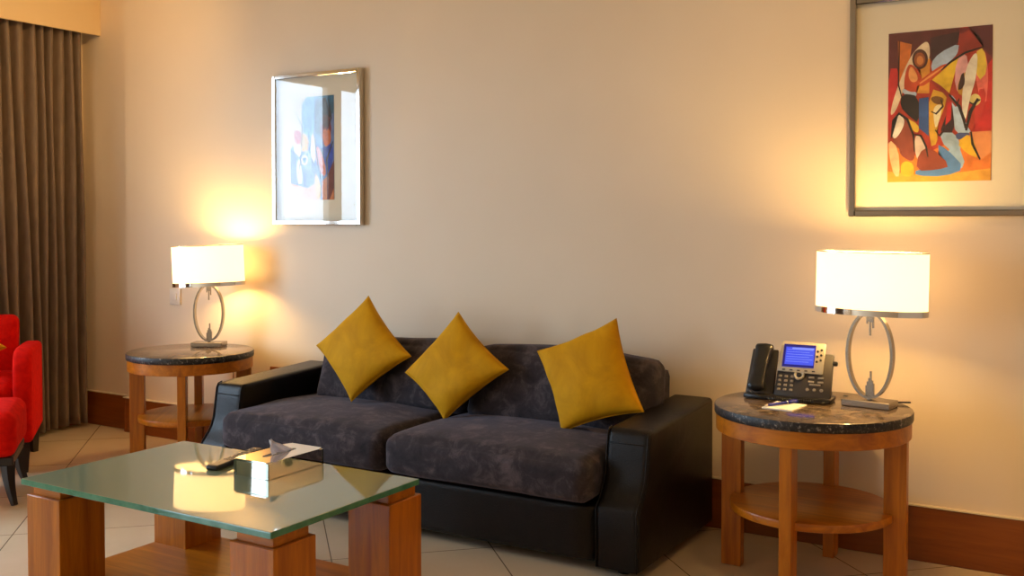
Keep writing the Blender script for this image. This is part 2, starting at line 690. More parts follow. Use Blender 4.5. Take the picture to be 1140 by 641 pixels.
AW = 0.172
arm_prof = [(-0.755, 0.03), (-0.757, 0.232), (-0.750, 0.246), (-0.735, 0.262), (-0.714, 0.285), (-0.696, 0.312), (-0.684, 0.345),
            (-0.677, 0.385), (-0.670, 0.43), (-0.662, 0.478), (-0.652, 0.495), (-0.63, 0.501), (-0.30, 0.517), (-0.045, 0.530), (-0.035, 0.52), (-0.035, 0.03)]
for x0, x1 in ((SX0, SX0 + AW), (SX1 - AW, SX1)):
    b = nb()
    n = len(arm_prof)
    bb = bmesh.new()
    NX = 8
    xs = [x0, x0 + 0.004, x0 + 0.012, x0 + 0.03, x1 - 0.03, x1 - 0.012, x1 - 0.004, x1]
    ins = [0.014, 0.006, 0.001, 0, 0, 0.001, 0.006, 0.014]
    cy, cz = -0.38, 0.27
    rings = []
    for xx, q in zip(xs, ins):
        ring = []
        for i, (py, pz) in enumerate(arm_prof):
            p0 = Vector(arm_prof[i - 1]); p1 = Vector((py, pz)); p2 = Vector(arm_prof[(i + 1) % n])
            nn = ((p1 - p0).normalized() + (p2 - p1).normalized())
            nr = Vector((nn.y, -nn.x)).normalized()
            # inward
            if nr.dot(Vector((cy, cz)) - p1) < 0:
                nr = -nr
            pp = p1 + nr * q
            ring.append(bb.verts.new((xx, pp.x, pp.y)))
        rings.append(ring)
    for a in range(NX - 1):
        for i in range(n):
            j = (i + 1) % n
            bb.faces.new((rings[a][i], rings[a + 1][i], rings[a + 1][j], rings[a][j]))
    bb.faces.new(rings[0]); bb.faces.new(rings[-1][::-1])
    bmesh.ops.recalc_face_normals(bb, faces=bb.faces)
    merge(b, bb)
    a_o = obj('armrest', S(b), 'leather', sofa, 50)
    # welt seams along the front edges
    b = nb()
    for xx in (x0 + 0.009, x1 - 0.009):
        tube(b, [(xx, py - 0.001, pz + 0.001) for (py, pz) in arm_prof[0:12]], 0.003, 6)
    # horizontal stitched seam below the arm top
    tube(b, [(x0 + 0.006, -0.667, 0.452), (x1 - 0.006, -0.667, 0.452)], 0.0022, 6)
    obj('piping', S(b), 'leather', a_o, 180)

IX0, IX1 = SX0 + AW, SX1 - AW
b = nb()
puff(b, ((IX0 + IX1) / 2, -0.42, 0.137), (IX1 - IX0 - 0.004, 0.655, 0.205), 0.02, (0, 0, 0.004, 0), 20, 0.002, 2)
obj('base', S(b), 'leather', sofa, 180)
b = nb()
puff(b, ((IX0 + IX1) / 2, -0.092, 0.34), (IX1 - IX0 - 0.006, 0.10, 0.60), 0.03, (0.0, 0, 0, 0), 16, 0.003, 4)
obj('back_frame', S(b), 'suede', sofa, 180)
xm = (IX0 + IX1) / 2
for i, (x0, x1) in enumerate(((IX0 + 0.004, xm - 0.003), (xm + 0.003, IX1 - 0.004))):
    b = nb()
    puff(b, ((x0 + x1) / 2, -0.475, 0.324), (x1 - x0, 0.665, 0.152), 0.042, (0.036, 0, 0.014, 0), 30, 0.006, 11 + i * 7)
    obj('seat_cushion', S(b), 'suede', sofa, 180)
for i, (x0, x1) in enumerate(((-3.245, -2.405), (-2.40, -1.545))):
    b = nb()

    def lean(p, i=i):
        t = (p.z + 0.15) / 0.3
        sag = 0.012 * math.sin((p.x) * 3.1 + i * 2) * max(0, t)
        dr = -0.006 * max(0, (p.x - 0.25) / 0.18) * max(0, t) if i == 1 else 0
        return Vector((p.x, p.y + 0.085 * t, p.z + sag + dr))
    puff(b, ((x0 + x1) / 2, -0.285, 0.545), (x1 - x0, 0.135, 0.285), 0.042, (0.014, 0, 0.03, 0.0), 30, 0.010, 31 + i * 5, fn=lean)
    obj('back_cushion', S(b), 'suede', sofa, 180)
for fx in (SX0 + 0.09, SX1 - 0.09):
    for fy in (-0.68, -0.12):
        b = nb()
        lathe(b, [(0.022, 0.0), (0.028, 0.03)], (fx, fy, 0.001), 20, closed=False)
        obj('foot', S(b), 'black_plastic', sofa, 40)


# ------------------------------------------------------------------ pillows
def pillow(name, label, cs, thick, group, pull=0.085, seed=0, mat='velvet', lift=(0.012, -0.020, 0.005)):
    """cs: four world corners in order; a soft two-sided cushion with pointed corners"""
    cs = [Vector(c) for c in cs]
    ctr = sum(cs, Vector()) / 4
    nrm = (cs[1] - cs[3]).cross(cs[0] - cs[2]).normalized()
    if nrm.y > 0:
        nrm = -nrm
    bm = nb()
    N = 36
    front, back = [], []
    for i in range(N + 1):
        s = -1 + 2 * i / N
        s = math.sin(s * PI / 2) * 0.35 + s * 0.65
        rf, rb = [], []
        for j in range(N + 1):
            t = -1 + 2 * j / N
            t = math.sin(t * PI / 2) * 0.35 + t * 0.65
            ss = s * (1 - pull * (1 - t * t) * abs(s) ** 3)
            tt = t * (1 - pull * (1 - s * s) * abs(t) ** 3)
            u, v = (ss + 1) / 2, (tt + 1) / 2
            p = cs[0] * (1 - u) * (1 - v) + cs[1] * (1 - u) * v + cs[2] * u * v + cs[3] * u * (1 - v)
            h = thick * (max(0, 1 - s * s) * max(0, 1 - t * t)) ** 0.42
            # let the corners stay plump then pinch
            w = noise.noise(Vector((s * 1.7 + seed, t * 1.7, seed * 1.3))) * 0.008 * (1 - abs(s * t))
            edge = i in (0, N) or j in (0, N)
            q = noise.noise_vector(Vector((s * 2.5 + seed, t * 2.5, 3.1))) * 0.003
            f = bm.verts.new(p + nrm * (h + w) + q)
            rf.append(f)
            rb.append(f if edge else bm.verts.new(p - nrm * (h * 0.9) + q))
        front.append(rf)
        back.append(rb)
    for g_, flip in ((front, False), (back, True)):
        for i in range(N):
            for j in range(N):
                q = (g_[i][j], g_[i + 1][j], g_[i + 1][j + 1], g_[i][j + 1])
                try:
                    bm.faces.new(q[::-1] if flip else q)
                except ValueError:
                    pass
    bmesh.ops.recalc_face_normals(bm, faces=bm.faces)
    bmesh.ops.translate(bm, vec=-ctr, verts=bm.verts)
    root = thing(name, label, 'cushion', ctr + Vector(lift), 0, group)
    o = obj('cover', bm, mat, root, 180)
    # seam piping around the rim
    b2 = nb()
    loop = []
    for k_ in range(N):
        loop.append(0)
    pts = []
    def rim(s, t):
        ss = s * (1 - pull * (1 - t * t) * abs(s) ** 3)
        tt = t * (1 - pull * (1 - s * s) * abs(t) ** 3)
        u, v = (ss + 1) / 2, (tt + 1) / 2
        return cs[0] * (1 - u) * (1 - v) + cs[1] * (1 - u) * v + cs[2] * u * v + cs[3] * u * (1 - v) - ctr
    n2 = 24
    for i in range(n2):
        pts.append(rim(-1 + 2 * i / n2, -1))
    for i in range(n2):
        pts.append(rim(1, -1 + 2 * i / n2))
    for i in range(n2):
        pts.append(rim(1 - 2 * i / n2, 1))
    for i in range(n2):
        pts.append(rim(-1, 1 - 2 * i / n2))
    tube(b2, pts, 0.0022, 6, closed=True)
    obj('seam', b2, mat, root, 180)
    return root


PG = 'mustard throw cushions on the sofa'
pillow('throw_cushion', 'mustard velvet cushion balanced on its corner at the armrest end by the left lamp',
       [(-2.964, -0.272, 0.888), (-3.209, -0.350, 0.655), (-2.932, -0.432, 0.432), (-2.663, -0.352, 0.642)], 0.060, PG, seed=1)
pillow('throw_cushion', 'mustard velvet cushion standing on its corner where the two seat cushions meet',
       [(-2.457, -0.289, 0.839), (-2.675, -0.378, 0.574), (-2.424, -0.440, 0.402), (-2.161, -0.360, 0.623)], 0.060, PG, seed=5)
pillow('throw_cushion', 'mustard velvet cushion sitting on its lower edge beside the armrest near the telephone',
       [(-1.712, -0.286, 0.848), (-2.040, -0.335, 0.704), (-1.871, -0.440, 0.412), (-1.544, -0.400, 0.516)], 0.062, PG, seed=9)

# ------------------------------------------------------------------ coffee table
TX0, TX1, TY0, TY1, TZ = -2.978, -1.898, -1.984, -1.334, 0.42
tc_ = ((TX0 + TX1) / 2, (TY0 + TY1) / 2)
ct = thing('coffee_table', 'low coffee table with green-edged glass top on four thick wooden legs', 'table', (tc_[0], tc_[1], 0))


def T(bm):
    bmesh.ops.translate(bm, vec=(-tc_[0], -tc_[1], 0), verts=bm.verts)
    return bm


b = nb()
box2(b, (TX0, TY0, TZ - 0.019), (TX1, TY1, TZ), 0.0025, 2)
for f in b.faces:
    f.material_index = 0 if abs(f.normal.z) > 0.9 else 1
obj('glass_top', T(b), ['glass_top', 'glass_edge'], ct)
LW = 0.165
LX = (TX0 - 0.012, TX1 - 0.018 - LW)
LY = (TY0 + 0.028, TY1 + 0.036 - LW)
for lx in LX:
    for ly in LY:
        b = nb()
        box2(b, (lx, ly, 0.0), (lx + LW, ly + LW, 0.362), 0.002, 1)
        lo = obj('leg', T(b), 'wood_z', ct)
        b = nb()
        box2(b, (lx + 0.014, ly + 0.014, 0.362), (lx + LW - 0.014, ly + LW - 0.014, TZ - 0.0195), 0.0015, 1)
        obj('leg_collar', T(b), 'wood_x', lo)
b = nb()
sx0, sx1, sy0, sy1 = LX[0] + 0.002, LX[1] + LW - 0.002, LY[0] + 0.002, LY[1] + LW - 0.002
e = LW - 0.001
prism(b, [(sx0 + e, sy0), (sx1 - e, sy0), (sx1 - e, sy0 + e), (sx1, sy0 + e), (sx1, sy1 - e), (sx1 - e, sy1 - e), (sx1 - e, sy1),
          (sx0 + e, sy1), (sx0 + e, sy1 - e), (sx0, sy1 - e), (sx0, sy0 + e), (sx0 + e, sy0 + e)], 'z', 0.03, 0.075)
obj('shelf', T(b), 'wood_x', ct)

# tissue box
tb = thing('tissue_box', 'mirrored tissue box on the glass coffee table', 'tissue box', (-2.3625, -1.4725, TZ + 0.0005))
b = nb()
bw, bl, bh = 0.149, 0.255, 0.055
box2(b, (-bw / 2, -bl / 2, 0), (bw / 2, bl / 2, bh - 0.003), 0.0008, 1)
obj('body', b, 'mirror', tb)
# bevelled mirror strips at the corners and along the top edge
for sx in (-1, 1):
    for sy in (-1, 1):
        b = nb()
        box2(b, (sx * bw / 2 - sx * 0.011, sy * (bl / 2 + 0.0008), 0.001), (sx * (bw / 2 + 0.0008), sy * bl / 2 - sy * 0.004, bh - 0.0035))
        obj('corner_trim', b, 'bevel_mirror', tb)
for sy in (-1, 1):
    b = nb()
    box2(b, (-bw / 2 + 0.006, sy * (bl / 2 + 0.0007), bh - 0.008), (bw / 2 - 0.006, sy * bl / 2 - sy * 0.003, bh - 0.0035))
    obj('edge_trim', b, 'bevel_mirror', tb)
# top plate with an oval slot
bb = bmesh.new()
seg = 40
outer, inner = [], []
for q in range(seg):
    a = 2 * PI * q / seg + 0.0001
    ca, sa = math.cos(a), math.sin(a)
    k_ = 1 / max(abs(ca) / (bw / 2 + 0.002), abs(sa) / (bl / 2 + 0.002))
    outer.append((ca * k_, sa * k_))
    inner.append((0.017 * (abs(ca) ** 0.8) * (1 if ca > 0 else -1), 0.075 * (abs(sa) ** 0.9) * (1 if sa > 0 else -1)))
V = {}
for nm, ring in (('o', outer), ('i', inner)):
    for zz in (bh - 0.003, bh):
        V[nm, zz] = [bb.verts.new((p[0], p[1], zz)) for p in ring]
for q in range(seg):
    j = (q + 1) % seg
    z0, z1 = bh - 0.003, bh
    bb.faces.new((V['o', z1][q], V['o', z1][j], V['i', z1][j], V['i', z1][q]))
    bb.faces.new((V['o', z0][j], V['o', z0][q], V['i', z0][q], V['i', z0][j]))
    bb.faces.new((V['o', z0][q], V['o', z0][j], V['o', z1][j], V['o', z1][q]))
    bb.faces.new((V['i', z0][j], V['i', z0][q], V['i', z1][q], V['i', z1][j]))
bmesh.ops.recalc_face_normals(bb, faces=bb.faces)
b = nb(); merge(b, bb)
obj('lid', b, 'mirror', tb)
b = nb()
box2(b, (-0.02, -0.078, bh - 0.0032), (0.02, 0.078, bh - 0.0028))
obj('slot', b, 'black_plastic', tb)

# tissue sheet pulled up out of the slot
bb = bmesh.new()
rows, cols = 14, 18
grid = []
for r_ in range(rows + 1):
    t = r_ / rows
    row = []
    for c_ in range(cols + 1):
        s = -1 + 2 * c_ / cols
        # leaning cone whose apex points up and towards the viewer's left end
        wdt = 0.040 * (1 - t) ** 0.8 * (1 + 0.25 * (1 - t)) + 0.002
        x = 0.008 * math.sin(s * 4.2) * (1 - 0.5 * t) + 0.004 * math.sin(s * 9 + t * 3) - 0.012 * t
        y = -0.028 + s * wdt - 0.028 * t + 0.012 * (1 - t) * (1 - t)
        z = 0.046 * t * (1 - 0.16 * s * s) + 0.004 * math.sin(s * 7) * t + 0.012 * math.exp(-((s - 0.75) / 0.35) ** 2) * (1 - t) * t * 2
        row.append(bb.verts.new((x, y, z)))
    grid.append(row)
for r_ in range(rows):
    for c_ in range(cols):
        bb.faces.new((grid[r_][c_], grid[r_][c_ + 1], grid[r_ + 1][c_ + 1], grid[r_ + 1][c_]))
bmesh.ops.recalc_face_normals(bb, faces=bb.faces)
bmesh.ops.solidify(bb, geom=list(bb.faces), thickness=0.0009)
b = nb(); merge(b, bb)
ti = obj('tissue', b, 'tissue', None, 180)
ti.location = (-2.3585, -1.447, TZ + bh + 0.0004)
tag(ti, 'pale folded tissue sticking up out of the mirrored box', 'tissue')

# remote control
rc = thing('remote_control', 'slim dark remote control lying behind the mirrored tissue box', 'remote control', (-2.573, -1.452, TZ + 0.0005), R(13))
b = nb()
box2(b, (-0.022, -0.155, 0), (0.022, 0.125, 0.016), 0.005, 3)
obj('casing', b, 'black_plastic', rc, 50)
b = nb()
box2(b, (-0.018, -0.148, 0.0158), (0.018, 0.119, 0.0168), 0.0003, 1)
obj('faceplate', b, 'remote_top', rc)
for i in range(7):
    for j in range(3):
        b = nb()
        box(b, (-0.011 + 0.011 * j, 0.095 - 0.026 * i, 0.0175), (0.007, 0.010, 0.002), 0.0008, 1)
        obj('button', b, 'key', rc)


# ------------------------------------------------------------------ round side tables
def side_table(label, loc, r, h, rz, group):
    t = thing('side_table', label, 'table', loc, rz, group)
    b = nb()
    disc_slab(b, (0, 0, h - 0.033), r, 0.033, 0.006)
    for f in b.faces:
        f.material_index = 0 if f.normal.z > 0.9 else 1
    obj('marble_top', b, ['marble', 'marble_edge'], t, 40)
    b = nb()
    ro, ri = r - 0.006, r - 0.03
    z0, z1 = h - 0.088, h - 0.0335
    lathe(b, [(ri, z0), (ro - 0.002, z0), (ro, z0 + 0.002), (ro, z1), (ri, z1)], seg=96)
    obj('apron', b, 'wood_x', t, 40)
    lw, lt = 0.072, 0.04
    for i in range(4):
        a = i * PI / 2
        b = nb()
        rot = Matrix.Rotation(a, 4, 'Z')
        rr = ro - 0.008
        bb = bmesh.new()
        bmesh.ops.create_cube(bb, size=1)
        bmesh.ops.scale(bb, vec=(lw, lt, h - 0.06), verts=bb.verts)
        bmesh.ops.bevel(bb, geom=list(bb.edges), offset=0.002, segments=1, affect='EDGES')
        bmesh.ops.translate(bb, vec=(rr - lw / 2, 0, (h - 0.06) / 2), verts=bb.verts)
        bmesh.ops.transform(bb, matrix=rot, verts=bb.verts)
        merge(b, bb)
        obj('leg', b, 'wood_z', t)
    b = nb()
    disc_slab(b, (0, 0, 0.236), r - 0.055, 0.028, 0.004)
    obj('shelf', b, 'wood_x', t, 40)
    return t


TG = 'round marble-topped side tables'
RT = side_table('round marble-topped side table carrying the telephone', (-0.918, -0.391, 0), 0.329, 0.60, 0.0, TG)
LTC = (-4.048, -0.363)
LT = side_table('round marble-topped side table between the curtain and the sofa', (LTC[0], LTC[1], 0), 0.311, 0.58, R(-50), TG)


# ------------------------------------------------------------------ lamps
def lamp(label, loc, rz, group, tilt):
    L = thing('table_lamp', label, 'lamp', loc, rz, group)
    b = nb()
    box2(b, (-0.082, -0.046, 0), (0.082, 0.046, 0.023), 0.002, 1)
    obj('base', b, 'nickel', L)
    # flat oval ring
    zc, rx, rz_ = 0.176, 0.076, 0.146
    bb = bmesh.new()
    N = 72
    rings = []
    for q in range(N):
        a = 2 * PI * q / N
        row = []
        for (dr, dy) in ((-0.0045, -0.0135), (0.0045, -0.0135), (0.0045, 0.0135), (-0.0045, 0.0135)):
            row.append(bb.verts.new(((rx + dr) * math.cos(a), dy, zc + (rz_ + dr) * math.sin(a))))
        rings.append(row)
    for q in range(N):
        A, B = rings[q], rings[(q + 1) % N]
        for i in range(4):
            j = (i + 1) % 4
            bb.faces.new((A[i], A[j], B[j], B[i]))
    bmesh.ops.recalc_face_normals(bb, faces=bb.faces)
    b = nb(); merge(b, bb)
    obj('oval_ring', b, 'nickel', L, 40)
    # skyline-like rods, standing at the bottom and hanging from the top
    b = nb()
    for dx, hh in ((-0.011, 0.038), (-0.0065, 0.052), (-0.0015, 0.064), (0.0035, 0.088), (0.0085, 0.056), (0.0125, 0.046)):
        box2(b, (dx - 0.0026, -0.004, 0.028), (dx + 0.0026, 0.004, 0.032 + hh))
    obj('rod_cluster', b, 'nickel', L)
    b = nb()
    for dx, hh in ((-0.010, 0.036), (-0.005, 0.028), (0.0, 0.076), (0.005, 0.030), (0.010, 0.05)):
        box2(b, (dx - 0.0024, -0.004, 0.318 - hh), (dx + 0.0024, 0.004, 0.318))
    obj('rod_cluster', b, 'nickel', L)
    b = nb()
    lathe(b, [(0.006, 0.018), (0.006, 0.034)], seg=16, closed=False)
    obj('stem', b, 'nickel', L, 40)
    b = nb()
    lathe(b, [(0.006, 0.316), (0.006, 0.345), (0.014, 0.347), (0.014, 0.375)], seg=16, closed=False)
    obj('socket', b, 'nickel', L, 40)
    b = nb()
    lathe(b, [(0.012, 0.375), (0.020, 0.385), (0.021, 0.49), (0.014, 0.504), (1e-7, 0.508)], seg=24, closed=False)
    obj('bulb', b, 'bulb', L, 180)
    # oval shade
    ax, ay = 0.189, 0.105
    z0, z1 = 0.318, 0.527
    b = nb()
    def ovring(bm, z_0, z_1, o, i_):
        bb = bmesh.new()
        N = 96
        rr = []
        for (d_, z) in ((o, z_0), (o, z_1), (i_, z_1), (i_, z_0)):
            rr.append([bb.verts.new(((ax + d_) * math.cos(2 * PI * q / N), (ay + d_) * math.sin(2 * PI * q / N), z)) for q in range(N)])
        for q in range(N):
            j = (q + 1) % N
            for s_ in range(4):
                A, B = rr[s_], rr[(s_ + 1) % 4]
                bb.faces.new((A[q], A[j], B[j], B[q]))
        bmesh.ops.recalc_face_normals(bb, faces=bb.faces)
        merge(bm, bb)
    ovring(b, z0 + 0.001, z1, 0.0, -0.002)
    sh = obj('lamp_shade', b, 'shade', L, 50)
    b = nb()
    ovring(b, z0 - 0.001, z0 + 0.019, 0.003, 0.0004)
    obj('chrome_band', b, 'chrome', sh, 50)
    b = nb()
    ovring(b, z1 - 0.001, z1 + 0.002, 0.0006, -0.0026)
    obj('top_rim', b, 'nickel', sh, 50)
    b = nb()
    for a in (0.5, 0.5 + 2 * PI / 3, 0.5 + 4 * PI / 3):
        tube(b, [(0.012 * math.cos(a), 0.012 * math.sin(a), 0.366), ((ax - 0.002) * math.cos(a), (ay - 0.002) * math.sin(a), 0.345)], 0.0016, 6)
    obj('shade_spider', b, 'nickel', sh, 180)
    piv = Vector((0, 0, 0.36))
    sh.matrix_local = Matrix.Translation(piv) @ Matrix.Rotation(tilt, 4, 'Y') @ Matrix.Translation(-piv)
    return L


LG = 'oval-ring table lamps'
lamp('lit oval-ring table lamp next to the telephone', (-0.742, -0.312, 0.6005), R(-8), LG, R(0.8))
lamp('lit oval-ring table lamp near the curtain, its shade tilted', (-4.103, -0.193, 0.5805), R(28), LG, R(-2.2))

# lamp cord on the right table and the inline switch under the left one
b = nb()
tube(b, [(-0.862, -0.165, 0.604), (-0.83, -0.185, 0.604), (-0.79, -0.215, 0.604), (-0.74, -0.222, 0.604), (-0.69, -0.215, 0.604), (-0.63, -0.19, 0.604)], 0.0028, 8)
o = obj('power_cord', b, 'black_plastic', None, 180)
tag(o, 'thin black cord running behind the lamp base next to the telephone', 'cord')
o = thing('cord_switch', 'small pale pull switch hanging under the side table by the sofa armrest', 'switch', (-3.93, -0.19, 0.0))
b = nb()
tube(b, [(0, 0, 0.491), (0.001, 0, 0.45), (0, 0, 0.42)], 0.002, 6)
obj('cord', b, 'black_plastic', o, 180)
b = nb()
lathe(b, [(0.004, 0.0), (0.011, 0.004), (0.011, 0.05), (0.004, 0.075)], (0, 0, 0.35), 16, closed=False)
obj('switch_body', b, 'white_plate', o, 40)

# ------------------------------------------------------------------ telephone
ph = thing('telephone', 'black desk telephone with a lit blue screen', 'telephone', (-1.015, -0.29, 0.6005), R(2))
TA = R(64)
U = Vector((0, math.cos(TA), math.sin(TA)))
NN = Vector((0, -math.sin(TA), math.cos(TA)))
O = Vector((0, -0.062, 0.016))
FR = Matrix(((1, U.x, NN.x, O.x), (0, U.y, NN.y, O.y), (0, U.z, NN.z, O.z), (0, 0, 0, 1)))   # local (right, up the face, out of the face)


def F(bm):
    bmesh.ops.transform(bm, matrix=FR, verts=bm.verts)
    return bm


b = nb()
prism(b, [(-0.050, 0.0), (0.146, 0.0), (0.142, 0.165), (-0.046, 0.168)], 'z', -0.022, 0.0, 0.004, 2)
F(b)
# foot wedge behind the face
prism(b, [(-0.062, 0.002), (0.055, 0.002), (0.055, 0.012), (0.012, 0.12), (-0.008, 0.12), (-0.055, 0.02)], 'x', -0.04, 0.13, 0.003, 1)
body = obj('body', b, 'phone_grey', ph, 40)
# front lip and cradle base
b = nb()
prism(b, [(-0.155, -0.078), (-0.10, -0.086), (0.02, -0.092), (0.152, -0.078), (0.148, 0.03), (-0.158, 0.03)], 'z', 0.0, 0.017, 0.005, 2)
obj('foot', b, 'black_plastic', ph, 40)
# cradle under the handset
b = nb()
prism(b, [(-0.158, 0.0), (-0.056, 0.0), (-0.056, 0.176), (-0.150, 0.176)], 'z', -0.034, -0.016, 0.005, 2)
obj('cradle', F(b), 'phone_grey', ph, 40)
# handset
b = nb()
bb = bmesh.new()
Ns, Nc = 22, 14
rings = []
for i in range(Ns + 1):
    t = i / Ns
    v = 0.006 + 0.182 * t
    e1 = math.exp(-((t - 0.06) / 0.16) ** 2)
    e2 = math.exp(-((t - 0.94) / 0.16) ** 2)
    hw = 0.0265 + 0.006 * max(e1, e2)
    dp = 0.011 + 0.010 * max(e1, e2)
    off = 0.012 + 0.014 * math.sin(PI * t) - 0.004
    endk = min(1.0, min(t, 1 - t) / 0.07)
    endk = math.sqrt(max(0.02, 1 - (1 - endk) ** 2))
    cx_ = -0.112 + 0.014 * t
    ring = []
    for q in range(Nc):
        a = 2 * PI * q / Nc
        cx, sx_ = math.cos(a), math.sin(a)
        sq = lambda c: (abs(c) ** 0.6) * (1 if c >= 0 else -1)
        ring.append(bb.verts.new((cx_ + hw * endk * sq(cx), v, off + dp * endk * sq(sx_))))
    rings.append(ring)
for i in range(Ns):
    for q in range(Nc):
        j = (q + 1) % Nc
        bb.faces.new((rings[i][q], rings[i][j], rings[i + 1][j], rings[i + 1][q]))
bb.faces.new(rings[0][::-1]); bb.faces.new(rings[-1])
bmesh.ops.recalc_face_normals(bb, faces=bb.faces)
merge(b, bb)
obj('handset', F(b), 'black_plastic', ph, 180)
# silver display bezel
b = nb()
prism(b, [(-0.045, 0.089), (-0.006, 0.087), (0.108, 0.084), (0.114, 0.086), (0.116, 0.196), (0.110, 0.200), (-0.034, 0.202), (-0.040, 0.198)], 'z', 0.001, 0.010, 0.0025, 2)
bez = obj('display_bezel', F(b), 'phone_silver', ph, 40)
b = nb()
box2(b, (-0.030, 0.105, 0.0100), (0.082, 0.190, 0.0112), 0.0004, 1)
scr = obj('screen', F(b), 'screen', bez)
b = nb()
box2(b, (-0.030, 0.180, 0.0113), (0.082, 0.190, 0.0116)); box2(b, (-0.030, 0.105, 0.0113), (0.082, 0.114, 0.0116))
box2(b, (-0.030, 0.114, 0.0113), (-0.022, 0.180, 0.0116)); box2(b, (0.079, 0.114, 0.0113), (0.082, 0.180, 0.0116))
obj('screen_border', F(b), 'screen_dark', scr)
b = nb()
for i in range(6):
    box2(b, (-0.018, 0.170 - i * 0.009, 0.0113), (0.074 - (0.012 if i % 2 else 0), 0.1715 - i * 0.009, 0.0116))
box2(b, (0.0, 0.172, 0.0113), (0.076, 0.178, 0.0116))
obj('screen_text', F(b), 'screen_pale', scr)
for i in range(3):
    for j in range(2):
        b = nb()
        lathe(b, [(0.0042, 0), (0.0042, 0.003), (0.003, 0.004)], (0.090 + 0.013 * j, 0.130 + 0.019 * i + 0.006 * j, 0.0095), 14, closed=False)
        obj('line_button', F(b), 'black_plastic', bez, 40)
for i in range(5):
    b = nb()
    box(b, (-0.022 + 0.026 * i, 0.0945 - 0.0003 * i, 0.0105), (0.011, 0.004, 0.003), 0.0008, 1)
    obj('soft_key', F(b), 'black_plastic', bez)
for i in range(4):
    for j in range(3):
        b = nb()
        box(b, (-0.034 + 0.0215 * j, 0.072 - 0.0165 * i, 0.002), (0.0115, 0.009, 0.005), 0.002, 2)
        obj('key', F(b), 'key', ph, 40)
b = nb()
lathe(b, [(0.010, 0.0), (0.0185, 0.0), (0.0185, 0.005), (0.0155, 0.008), (0.010, 0.006)], (0.033, 0.079, 0.002), 32)
obj('navigation_ring', F(b), 'phone_silver', ph, 40)
b = nb()
lathe(b, [(0.0085, 0.0), (0.0085, 0.006), (0.006, 0.0075)], (0.033, 0.079, 0.002), 24, closed=False)
obj('navigation_button', F(b), 'black_plastic', ph, 40)
for i in range(2):
    for j in range(2):
        b = nb()
        box(b, (0.076 + 0.032 * j, 0.073 - 0.016 * i, 0.002), (0.020, 0.008, 0.005), 0.002, 2)
        obj('key', F(b), 'key', ph, 40)
b = nb()
box(b, (0.090, 0.047, 0.002), (0.040, 0.007, 0.005), 0.002, 2)
obj('volume_key', F(b), 'key', ph, 40)
for j in range(3):
    b = nb()
    lathe(b, [(0.006, 0), (0.006, 0.003), (0.0045, 0.0045)], (0.066 + 0.024 * j, 0.028, 0.001), 16, closed=False)
    obj('key', F(b), 'key', ph, 40)
b = nb()
box2(b, (0.140, 0.126, -0.018), (0.158, 0.141, -0.002), 0.004, 2)
obj('side_knob', F(b), 'black_plastic', ph, 40)
# coiled cord lying along the front
b = nb()
pts = []
for i in range(7):
    t = i / 6
    pts.append((-0.13 + 0.06 * t, -0.093 - 0.006 * math.sin(PI * t), 0.028 - 0.020 * t))
x0, x1 = -0.06, 0.10
for i in range(260):
    t = i / 259
    a = t * 2 * PI * 22
    pts.append((x0 + (x1 - x0) * t, -0.1025 + 0.005 * math.cos(a) + 0.008 * t * t, 0.0085 + 0.005 * math.sin(a)))
pts += [(0.125, -0.09, 0.006), (0.15, -0.075, 0.006)]
tube(b, pts, 0.0022, 6)
obj('coiled_cord', b, 'black_plastic', ph, 180)

# note paper and pen
np_ = nb()
bmp = [(-1.046, -0.542), (-0.940, -0.556), (-0.928, -0.416), (-1.036, -0.403)]
prism(np_, [(x + 0.988, y + 0.48) for x, y in bmp], 'z', 0.0, 0.004)
o = obj('note_pad', np_, 'paper')
o.location = (-0.988, -0.48, 0.6005)
tag(o, 'small white note pad lying in front of the telephone', 'note pad')
pn = thing('pen', 'blue pen lying across the white note pad', 'pen', (-1.002, -0.472, 0.6105), R(62))
b = nb(); tube(b, [(-0.062, 0, 0), (-0.05, 0, 0), (0.028, 0, 0)], [0.0035, 0.0052, 0.0052], 12); obj('barrel', b, 'pen_blue', pn, 180)
b = nb(); tube(b, [(0.028, 0, 0), (0.033, 0, 0)], 0.0055, 12); obj('ring', b, 'chrome', pn, 180)
b = nb(); tube(b, [(0.033, 0, 0), (0.078, 0, 0), (0.082, 0, 0)], [0.0056, 0.0054, 0.003], 12); tube(b, [(0.075, 0, 0.005), (0.074, 0, 0.0075), (0.04, 0, 0.0068)], 0.0012, 6); obj('cap', b, 'pen_blue', pn, 180)
b = nb(); tube(b, [(-0.074, 0, 0), (-0.062, 0, 0)], [0.001, 0.0035], 10); obj('tip', b, 'white_plate', pn, 180)


# ------------------------------------------------------------------ pictures
def ell(cx, cy, rx, ry, n=22, a0=0, a1=360):
    return [(cx + rx * math.cos(R(a0 + (a1 - a0) * i / n)), cy + ry * math.sin(R(a0 + (a1 - a0) * i / n))) for i in range(n)]


def stroke(pts, w):
    """tapered brush stroke polygon along a polyline (in print pixels)"""
    L_, R_ = [], []
    n = len(pts)
    for i, p in enumerate(pts):
        a = Vector(pts[max(0, i - 1)]); c = Vector(pts[min(n - 1, i + 1)])
        t = (c - a).normalized()
        k_ = w * (0.35 + 0.65 * math.sin(PI * (i + 0.3) / (n - 0.4)))
        L_.append((p[0] - t.y * k_, p[1] + t.x * k_)); R_.append((p[0] + t.y * k_, p[1] - t.x * k_))
    return L_ + R_[::-1]


def smooth_poly(pts, it=2):
    for _ in range(it):
        o = []
        n = len(pts)
        for i in range(n):
            a, c = pts[i], pts[(i + 1) % n]
            o.append((a[0] * 0.75 + c[0] * 0.25, a[1] * 0.75 + c[1] * 0.25))
            o.append((a[0] * 0.25 + c[0] * 0.75, a[1] * 0.25 + c[1] * 0.75))
        pts = o
    return pts


